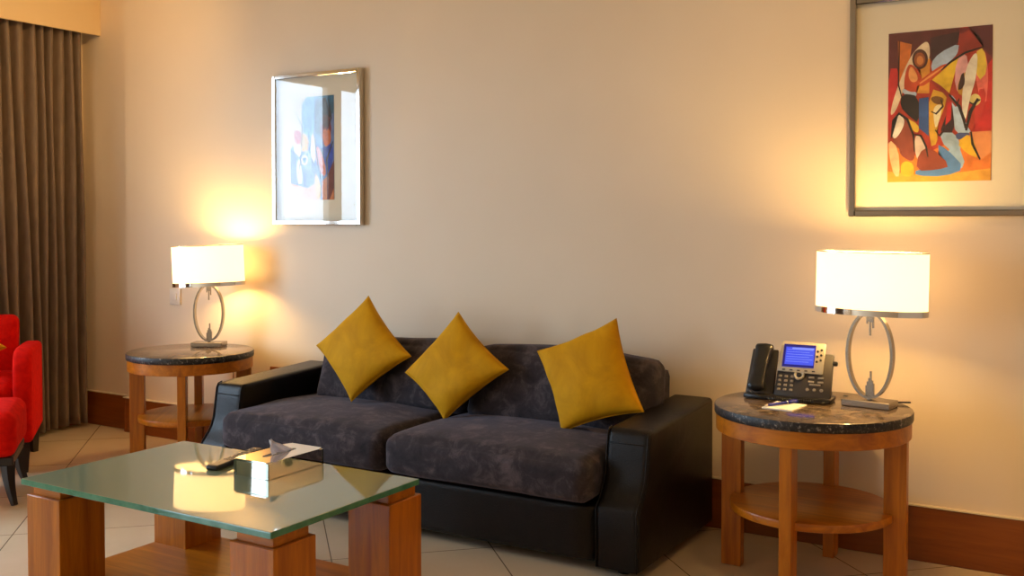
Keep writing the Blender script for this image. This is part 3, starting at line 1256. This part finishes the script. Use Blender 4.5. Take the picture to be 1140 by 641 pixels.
def picture(label, x0, x1, z0, z1, ax0, ax1, az0, az1, polys, group, to_uv, depth=0.035, fw_=0.022, metal_='chrome'):
    P = thing('framed_picture', label, 'picture', ((x0 + x1) / 2, -0.001, z0), 0, group)
    ox, oz = (x0 + x1) / 2, z0
    b = nb()
    W, H = (x1 - x0) / 2, z1 - z0
    y0 = -depth
    for a, c in (((-W, y0, 0), (-W + fw_, 0, H)), ((W - fw_, y0, 0), (W, 0, H)), ((-W + fw_, y0, 0), (W - fw_, 0, fw_)), ((-W + fw_, y0, H - fw_), (W - fw_, 0, H))):
        box2(b, a, c, 0.003, 1)
    obj('frame', b, metal_, P)
    b = nb(); box2(b, (-W + fw_ - 0.002, -0.012, fw_ - 0.002), (W - fw_ + 0.002, -0.004, H - fw_ + 0.002))
    obj('mat_board', b, 'mat_board', P)
    b = nb(); box2(b, (-W + fw_ - 0.002, -depth + 0.006, fw_ - 0.002), (W - fw_ + 0.002, -depth + 0.008, H - fw_ + 0.002))
    obj('picture_glass', b, 'picture_pane', P)
    # the print: layered flat patches of paint
    b = nb()
    mats = []
    bbx = bmesh.new()
    yl = -0.0125
    box2(b, (ax0 - ox, -0.0135, az0 - oz), (ax1 - ox, -0.012, az1 - oz))
    mats.append(artcol(polys[0][0]))
    for i, (col, pts) in enumerate(polys[1:]):
        m = artcol(col)
        if m not in mats:
            mats.append(m)
        y = -0.0136 - 0.00003 * (i + 1)
        vs = []
        for p in pts:
            u, v = to_uv(p)
            u = min(1, max(0, u)); v = min(1, max(0, v))
            vs.append(bbx.verts.new((ax0 - ox + (ax1 - ax0) * u, y, az1 - oz - (az1 - az0) * v)))
        f = bbx.faces.new(vs)
        f.material_index = mats.index(m)
    bmesh.ops.triangulate(bbx, faces=list(bbx.faces))
    for f in bbx.faces:
        f.normal_update()
        if f.normal.y > 0:
            f.normal_flip()
    merge(b, bbx)
    obj('art_print', b, mats, P)
    return P


def uvR(p):
    x, y = p
    u = (x - 30.0) / 388.0
    top = 62 - 37 * u
    bot = 615 - 10 * u
    return u, (y - top) / (bot - top)


BLK = (26, 16, 18)
polysR = [
    ((176, 52, 28), None),
    ((92, 34, 32), [(30, 62), (300, 36), (290, 140), (190, 160), (30, 230)]),
    ((196, 42, 40), smooth_poly([(28, 190), (75, 190), (60, 300), (70, 380), (28, 430)], 1)),
    ((206, 112, 36), [(66, 88), (120, 100), (112, 170), (72, 250)]),
    ((60, 28, 34), [(190, 75), (300, 50), (288, 100), (196, 168)]),
    ((120, 34, 36), [(300, 40), (425, 22), (422, 200), (398, 170), (380, 108), (300, 60)]),
    ((86, 30, 38), [(330, 34), (425, 22), (425, 150), (392, 120), (372, 70)]),
    ((200, 40, 38), [(404, 170), (425, 150), (420, 430), (350, 425), (392, 340)]),
    ((232, 126, 44), [(28, 470), (150, 520), (345, 425), (420, 420), (416, 610), (28, 615)]),
    ((242, 170, 60), [(28, 575), (200, 590), (416, 560), (416, 608), (28, 616)]),
    ((236, 150, 90), [(345, 425), (420, 420), (418, 500), (378, 530)]),
    # upper fan and sails
    ((166, 188, 216), smooth_poly([(192, 170), (225, 130), (302, 92), (292, 135), (262, 165), (200, 210)], 1)),
    ((150, 44, 28), [(302, 62), (332, 46), (384, 110), (300, 138), (258, 170), (292, 134)]),
    ((236, 190, 44), [(190, 238), (256, 170), (300, 140), (284, 200), (262, 285)]),
    ((226, 168, 172), smooth_poly([(286, 160), (322, 126), (334, 190), (318, 300), (282, 262)], 1)),
    ((230, 110, 96), smooth_poly([(352, 130), (388, 108), (406, 200), (396, 345), (362, 260)], 1)),
    ((234, 196, 70), smooth_poly([(354, 130), (388, 108), (402, 200), (366, 240)], 1)),
    ((196, 52, 44), smooth_poly([(364, 270), (398, 260), (390, 350), (352, 425)], 1)),
    ((190, 140, 44), smooth_poly([(312, 195), (290, 262), (300, 290), (342, 292), (350, 225)], 1)),
    ((214, 196, 120), ell(358, 305, 20, 22)),
    (BLK, stroke([(330, 310), (350, 322), (376, 304)], 4)),
    ((240, 226, 208), smooth_poly([(322, 180), (366, 112), (362, 220), (338, 300), (322, 400), (306, 320)], 2)),
    ((60, 34, 30), smooth_poly([(312, 192), (322, 240), (308, 268), (292, 268)], 1)),
    # cone behind head
    ((232, 208, 178), smooth_poly([(187, 80), (142, 110), (104, 165), (70, 250), (46, 320), (38, 372), (64, 345), (96, 250), (128, 190), (190, 170)], 2)),
    ((222, 150, 50), [(150, 180), (190, 150), (188, 282), (140, 282), (160, 230)]),
    # elephant-like trunk area
    ((216, 166, 44), smooth_poly([(186, 262), (256, 284), (246, 335), (216, 410), (222, 470), (190, 482)], 1)),
    ((120, 80, 26), smooth_poly([(190, 300), (214, 290), (246, 300), (236, 325), (206, 320)], 2)),
    ((240, 222, 180), smooth_poly([(204, 330), (238, 320), (232, 368), (214, 420), (206, 380)], 2)),
    (BLK, stroke([(196, 350), (215, 358), (240, 330), (232, 306)], 4)),
    (BLK, stroke([(212, 418), (228, 440), (262, 400), (300, 300)], 4)),
    ((48, 22, 30), smooth_poly([(230, 428), (240, 395), (276, 300), (288, 430)], 1)),
    ((176, 200, 226), smooth_poly([(266, 280), (292, 312), (326, 395), (348, 432), (286, 434), (280, 360)], 1)),
    ((150, 44, 30), stroke([(190, 232), (225, 258), (262, 290), (290, 330)], 8)),
    (BLK, stroke([(262, 286), (300, 330), (318, 380), (324, 412)], 6)),
    (BLK, stroke([(368, 300), (340, 352), (326, 420)], 7)),
    ((208, 40, 40), [(256, 316), (272, 312), (270, 380), (250, 400)]),
    ((164, 190, 216), smooth_poly([(226, 428), (292, 428), (312, 505), (250, 486)], 1)),
    ((66, 82, 140), smooth_poly([(286, 428), (350, 428), (320, 450), (292, 455)], 1)),
    ((242, 186, 36), smooth_poly([(290, 465), (344, 426), (376, 526), (330, 506)], 1)),
    (BLK, stroke([(344, 424), (350, 470), (378, 528)], 5)),
    ((160, 190, 220), smooth_poly([(296, 465), (330, 560), (262, 560), (258, 490)], 1)),
    ((80, 130, 196), smooth_poly([(214, 470), (256, 488), (326, 562), (250, 592), (138, 590), (140, 566), (256, 552)], 1)),
    # torso, arm, head
    ((190, 70, 30), smooth_poly([(116, 170), (150, 200), (164, 236), (140, 256), (138, 290), (92, 278), (92, 228), (102, 186)], 2)),
    ((236, 160, 92), smooth_poly([(116, 176), (140, 208), (146, 236), (120, 244), (106, 216)], 2)),
    ((196, 76, 30), smooth_poly([(140, 246), (160, 228), (220, 184), (250, 170), (256, 180), (236, 198), (176, 250), (152, 258)], 2)),
    ((228, 150, 80), stroke([(152, 246), (185, 222), (240, 184)], 4)),
    ((74, 34, 18), ell(152, 155, 30, 37)),
    ((150, 78, 34), ell(151, 157, 21, 27)),
    ((206, 130, 66), ell(152, 160, 13, 17)),
    (BLK, stroke([(232, 196), (268, 164), (320, 130), (386, 108)], 4)),
    ((178, 194, 218), smooth_poly([(88, 262), (114, 278), (142, 276), (138, 298), (84, 284)], 2)),
    (BLK, smooth_poly([(84, 282), (150, 292), (152, 396), (112, 368), (76, 332)], 1)),
    ((44, 84, 152), [(150, 302), (186, 296), (188, 442), (150, 412)]),
    (BLK, stroke([(72, 90), (70, 250), (84, 300)], 3)),
    ((238, 190, 60), smooth_poly([(90, 368), (150, 398), (150, 430), (128, 424)], 1)),
    # mounds
    ((142, 66, 46), smooth_poly([(46, 410), (56, 362), (84, 360), (112, 396), (134, 452), (138, 545), (80, 516), (76, 484), (48, 462)], 2)),
    ((232, 222, 210), smooth_poly([(44, 420), (54, 366), (84, 362), (98, 392), (74, 440), (52, 456)], 2)),
    ((214, 194, 180), smooth_poly([(132, 446), (152, 436), (178, 482), (186, 530), (142, 540)], 2)),
    ((142, 62, 40), smooth_poly([(150, 505), (190, 478), (274, 552), (220, 568), (140, 572)], 1)),
    (BLK, stroke([(44, 450), (50, 385), (74, 358), (106, 380), (130, 440), (134, 500)], 5)),
    (BLK, stroke([(134, 436), (158, 440), (178, 480), (186, 520)], 4)),
    ((240, 200, 150), smooth_poly([(34, 452), (72, 486), (80, 592), (58, 594), (36, 520)], 1)),
    ((242, 184, 46), smooth_poly([(82, 545), (104, 534), (132, 545), (134, 594), (84, 592)], 1)),
]


def grow(pl):
    return pl


picture('framed abstract picture of a figure above the right lamp', -0.882, -0.272, 1.251, 2.053, -0.748, -0.403, 1.376, 1.916, polysR, 'metal-framed pictures', uvR, metal_='smoked_chrome')


def uvL(p):
    return p[0] / 100.0, p[1] / 180.0


polysL = [
    ((96, 120, 170), None),
    ((210, 196, 170), [(0, 0), (45, 0), (30, 60), (0, 90)]),
    ((90, 140, 190), smooth_poly([(28, 0), (70, 0), (62, 40), (40, 90), (26, 50)], 1)),
    ((232, 216, 190), smooth_poly([(6, 20), (30, 50), (26, 110), (4, 90)], 1)),
    ((204, 90, 70), smooth_poly([(8, 55), (28, 60), (24, 84), (10, 80)], 1)),
    ((222, 180, 90), smooth_poly([(26, 60), (44, 70), (40, 100), (24, 92)], 1)),
    ((30, 90, 120), [(58, 0), (100, 0), (100, 30), (76, 44), (56, 40)]),
    ((34, 24, 34), [(58, 6), (82, 4), (94, 34), (70, 70), (56, 60)]),
    ((120, 40, 34), smooth_poly([(70, 40), (90, 32), (96, 66), (78, 84), (68, 66)], 1)),
    ((214, 110, 50), smooth_poly([(72, 60), (92, 56), (94, 84), (80, 92)], 1)),
    ((70, 30, 22), ell(80, 44, 9, 11)),
    ((40, 70, 170), smooth_poly([(56, 76), (76, 92), (98, 80), (98, 120), (80, 142), (60, 120)], 1)),
    ((30, 26, 60), smooth_poly([(62, 82), (78, 96), (74, 112), (60, 104)], 1)),
    ((226, 120, 90), smooth_poly([(60, 84), (72, 96), (84, 132), (76, 142), (58, 110)], 1)),
    ((238, 214, 190), smooth_poly([(50, 60), (58, 76), (58, 120), (46, 100)], 1)),
    ((150, 180, 210), smooth_poly([(30, 92), (48, 96), (52, 130), (32, 128)], 1)),
    ((232, 232, 226), ell(33, 110, 8, 9)),
    ((70, 110, 170), ell(33, 110, 4, 5)),
    ((236, 226, 214), smooth_poly([(14, 118), (22, 104), (30, 150), (16, 152)], 1)),
    ((120, 150, 190), smooth_poly([(40, 130), (54, 122), (56, 170), (44, 160)], 1)),
    ((200, 120, 70), [(70, 150), (84, 140), (100, 130), (100, 180), (74, 180)]),
    ((110, 50, 40), [(84, 140), (100, 112), (100, 160), (90, 180), (84, 180)]),
    ((224, 180, 160), [(0, 150), (40, 160), (60, 150), (70, 180), (0, 180)]),
    ((226, 190, 120), smooth_poly([(56, 130), (68, 146), (72, 178), (58, 176)], 1)),
    ((38, 30, 36), stroke([(56, 60), (60, 96), (72, 150), (70, 176)], 1.5)),
    ((38, 30, 36), stroke([(88, 6), (94, 40), (84, 60)], 1.8)),
    ((38, 30, 36), stroke([(98, 80), (84, 110), (86, 140)], 1.8)),
    ((38, 30, 36), stroke([(10, 20), (28, 52), (26, 100), (16, 150)], 1.0)),
]
picture('framed abstract picture above the left lamp, its glass reflecting the window', -3.80, -3.213, 1.217, 1.988, -3.691, -3.397, 1.343, 1.867, polysL, 'metal-framed pictures', uvL)

# ------------------------------------------------------------------ wall plates
sw = thing('wall_switch', 'small square white switch plate beside the left lamp', 'switch', (-4.58, -0.001, 0.81))
b = nb(); box2(b, (-0.043, -0.009, -0.045), (0.043, 0, 0.045), 0.003, 2); obj('plate', b, 'white_plate', sw, 40)
b = nb(); box2(b, (-0.016, -0.013, -0.020), (0.016, -0.0088, 0.020), 0.002, 2); obj('rocker', b, 'white_plate', sw, 40)
so = thing('wall_socket', 'small dark brown socket on the wall behind the sofa armrest', 'socket', (-3.80, -0.001, 0.430))
b = nb(); box2(b, (-0.05, -0.010, -0.04), (0.05, 0, 0.04), 0.003, 2); obj('plate', b, 'base_wood', so, 40)
for sx in (-0.02, 0.02):
    b = nb()
    lathe(b, [(0.004, 0), (0.004, 0.002)], (sx, 0, 0), 10, closed=False)
    bmesh.ops.transform(b, matrix=Matrix.Translation((0, -0.0105, 0)) @ Matrix.Rotation(PI / 2, 4, 'X'), verts=b.verts)
    obj('pin_hole', b, 'black_plastic', so)
so = thing('wall_socket', 'white wall socket half hidden under the telephone side table', 'socket', (-0.885, -0.001, 0.50))
b = nb(); box2(b, (-0.075, -0.009, -0.04), (0.075, 0, 0.04), 0.003, 2); obj('plate', b, 'white_plate', so, 40)
b = nb(); box2(b, (0.0, -0.05, -0.02), (0.045, -0.0085, 0.02), 0.005, 2); pl_ = obj('plug', b, 'white_plate', so, 40)
b = nb(); tube(b, [(0.022, -0.045, -0.018), (0.024, -0.05, -0.06), (0.0, -0.035, -0.11), (-0.06, -0.02, -0.15)], 0.003, 6); obj('plug_cord', b, 'white_plate', pl_, 180)


# ------------------------------------------------------------------ armchair and footstool
ACL, ACR = (-4.972, -0.952), R(51)
AC = thing('armchair', 'red upholstered armchair in front of the taupe curtain', 'armchair', (ACL[0], ACL[1], 0), ACR)
# local: front = -y, right as seen = +x
def arm_bm(sx):
    b = nb()
    x0, x1 = sx * 0.213, sx * 0.30
    prof = [(-0.285, 0.15), (-0.305, 0.30), (-0.305, 0.45), (-0.300, 0.52), (-0.284, 0.575), (-0.24, 0.605), (-0.17, 0.613), (0.06, 0.606), (0.22, 0.60), (0.245, 0.57), (0.245, 0.15)]
    prism(b, prof, 'x', min(x0, x1), max(x0, x1), 0.022, 3)
    return b
b = nb(); puff(b, (0, -0.01, 0.23), (0.424, 0.54, 0.16), 0.02, (0, 0, 0, 0), 14); obj('seat_base', b, 'red', AC, 180)
b = nb(); puff(b, (0, -0.03, 0.375), (0.422, 0.54, 0.13), 0.045, (0.025, 0, 0.01, 0), 22, 0.003, 3); obj('seat_cushion', b, 'red', AC, 180)
b = nb()
puff(b, (-0.012, 0.215, 0.46), (0.40, 0.12, 0.55), 0.04, (0.006, 0, 0.02, 0), 22, 0.003, 8, fn=lambda p: Vector((p.x, p.y + 0.07 * (p.z + 0.3), p.z)))
obj('backrest', b, 'red', AC, 180)
for sx in (-1, 1):
    obj('armrest', arm_bm(sx), 'red', AC, 50)
for sx in (-1, 1):
    for fy, lean_ in ((-0.25, -0.0), (0.20, 0.04)):
        b = nb()
        tube(b, [(sx * 0.255, fy + lean_, 0.0), (sx * 0.255, fy + lean_ * 0.5, 0.08), (sx * 0.255, fy, 0.17)], [0.020, 0.026, 0.032], 4)
        obj('leg', b, 'dark_wood', AC)
am = Matrix.Translation((ACL[0], ACL[1], 0)) @ Matrix.Rotation(ACR, 4, 'Z')
cs = [am @ Vector(p) for p in ((-0.07, 0.10, 0.73), (-0.235, 0.045, 0.575), (-0.06, -0.03, 0.45), (0.125, 0.04, 0.56))]
pillow('throw_cushion', 'mustard velvet cushion leaning on the backrest of the red armchair', cs, 0.035, None, seed=13, lift=(0.082, -0.022, 0.035))

FS = thing('footstool', 'red upholstered footstool in front of the red armchair', 'footstool', (-4.432, -1.335, 0), ACR)
b = nb(); puff(b, (0, 0, 0.305), (0.50, 0.46, 0.195), 0.045, (0.022, 0, 0.008, 0.008), 24, 0.003, 6); obj('seat', b, 'red', FS, 180)
b = nb(); box2(b, (-0.238, -0.212, 0.172), (0.238, 0.212, 0.212), 0.004, 1); obj('frame', b, 'dark_wood', FS)
for sx in (-1, 1):
    for sy in (-1, 1):
        b = nb()
        pts, rs = [], []
        for i in range(8):
            t = i / 7
            pts.append((sx * (0.212 + 0.03 * t * t), sy * (0.18 + 0.035 * t * t), 0.185 * (1 - t)))
            rs.append(0.032 - 0.018 * t)
        tube(b, pts, rs, 4)
        obj('leg', b, 'dark_wood', FS, 40)

# ------------------------------------------------------------------ unseen ceiling spots, added for warm fill light
DL = [(-3.75, -1.15), (-0.55, -1.35), (-4.1, -3.3), (0.9, -3.3), (-4.1, -5.5), (0.9, -5.5)]
for i, (x, y) in enumerate(DL):
    d_ = thing('added_ceiling_spot', 'unseen ceiling spot added for warm fill light', 'fill light', (x, y, ZC), 0, 'added ceiling fill spots')
    b = nb(); lathe(b, [(0.05, -0.012), (0.065, -0.010), (0.07, -0.0005), (0.05, -0.0005)], seg=32); obj('trim_ring', b, 'chrome', d_, 40)
    b = nb(); lathe(b, [(1e-7, -0.004), (0.05, -0.004)], seg=32, closed=False); obj('lens', b, 'lens', d_)
    ld = bpy.data.lights.new('fill_spot', 'SPOT')
    ld.energy = DOWN_W * (3.6 if i == 0 else 1.7 if i == 1 else 0.6)
    ld.color = DOWN_COL
    ld.spot_size = R(150)
    ld.spot_blend = 0.9
    ld.shadow_soft_size = 0.06
    lo = bpy.data.objects.new('fill_spot', ld)
    COL.objects.link(lo)
    lo.parent = d_
    lo.location = (0, 0, -0.03)
    if i < 2:   # added wall-warming spots: one tilted towards the window corner, one towards the big picture
        aim = (Vector((-1.50, 0.95, -0.62)), Vector((0.1, 1.2, -0.85)))[i]
        lo.rotation_euler = aim.to_track_quat('-Z', 'Y').to_euler()
        ld.spot_size, ld.spot_blend = R((95, 120)[i]), 1.0
        ld.color = (1.0, 0.60, 0.22)

# ------------------------------------------------------------------ daylight
w = bpy.data.worlds.new('World')
sc.world = w
w.use_nodes = True
nt = w.node_tree
bg = nt.nodes['Background']
tcw = nt.nodes.new('ShaderNodeTexCoord')
sepw = nt.nodes.new('ShaderNodeSeparateXYZ')
nt.links.new(tcw.outputs['Generated'], sepw.inputs['Vector'])
rw = nt.nodes.new('ShaderNodeValToRGB')
rw.color_ramp.elements[0].position = 0.42
rw.color_ramp.elements[0].color = (0.30, 0.33, 0.36, 1)
rw.color_ramp.elements[1].position = 0.52
rw.color_ramp.elements[1].color = (0.68, 0.90, 1.12, 1)
mr = nt.nodes.new('ShaderNodeMapRange')
mr.inputs['From Min'].default_value = -1
nt.links.new(sepw.outputs['Z'], mr.inputs['Value'])
nt.links.new(mr.outputs['Result'], rw.inputs['Fac'])
nt.links.new(rw.outputs['Color'], bg.inputs['Color'])
bg.inputs['Strength'].default_value = SKY
for y0, y1 in WIN:
    ld = bpy.data.lights.new('window_portal', 'AREA')
    ld.shape = 'RECTANGLE'
    ld.size = y1 - y0
    ld.size_y = Z1 - Z0
    ld.cycles.is_portal = True
    lo = bpy.data.objects.new('window_portal', ld)
    COL.objects.link(lo)
    lo.location = (XL - 0.11, (y0 + y1) / 2, (Z0 + Z1) / 2)
    lo.rotation_euler = (R(90), 0, R(-90))

# ------------------------------------------------------------------ camera
cam = bpy.data.cameras.new('camera')
co = bpy.data.objects.new('camera', cam)
COL.objects.link(co)
co.location = (0, -3.9026, 1.23)
co.rotation_euler = (R(90 - 1.464), 0, R(31.196))
cam.sensor_width = 36
cam.lens = 35.613
cam.shift_y = -0.03898
sc.camera = co

# ------------------------------------------------------------------ render settings
vs = sc.view_settings
vs.view_transform = 'Standard'
vs.look = 'None'
vs.gamma = 1
vs.use_curve_mapping = False
vs.exposure = 0.06
cy = sc.cycles
cy.use_denoising = True
cy.max_bounces = 10
cy.diffuse_bounces = 5
cy.glossy_bounces = 6
cy.transparent_max_bounces = 12
cy.sample_clamp_indirect = 6.0
cy.caustics_reflective = False
cy.caustics_refractive = False
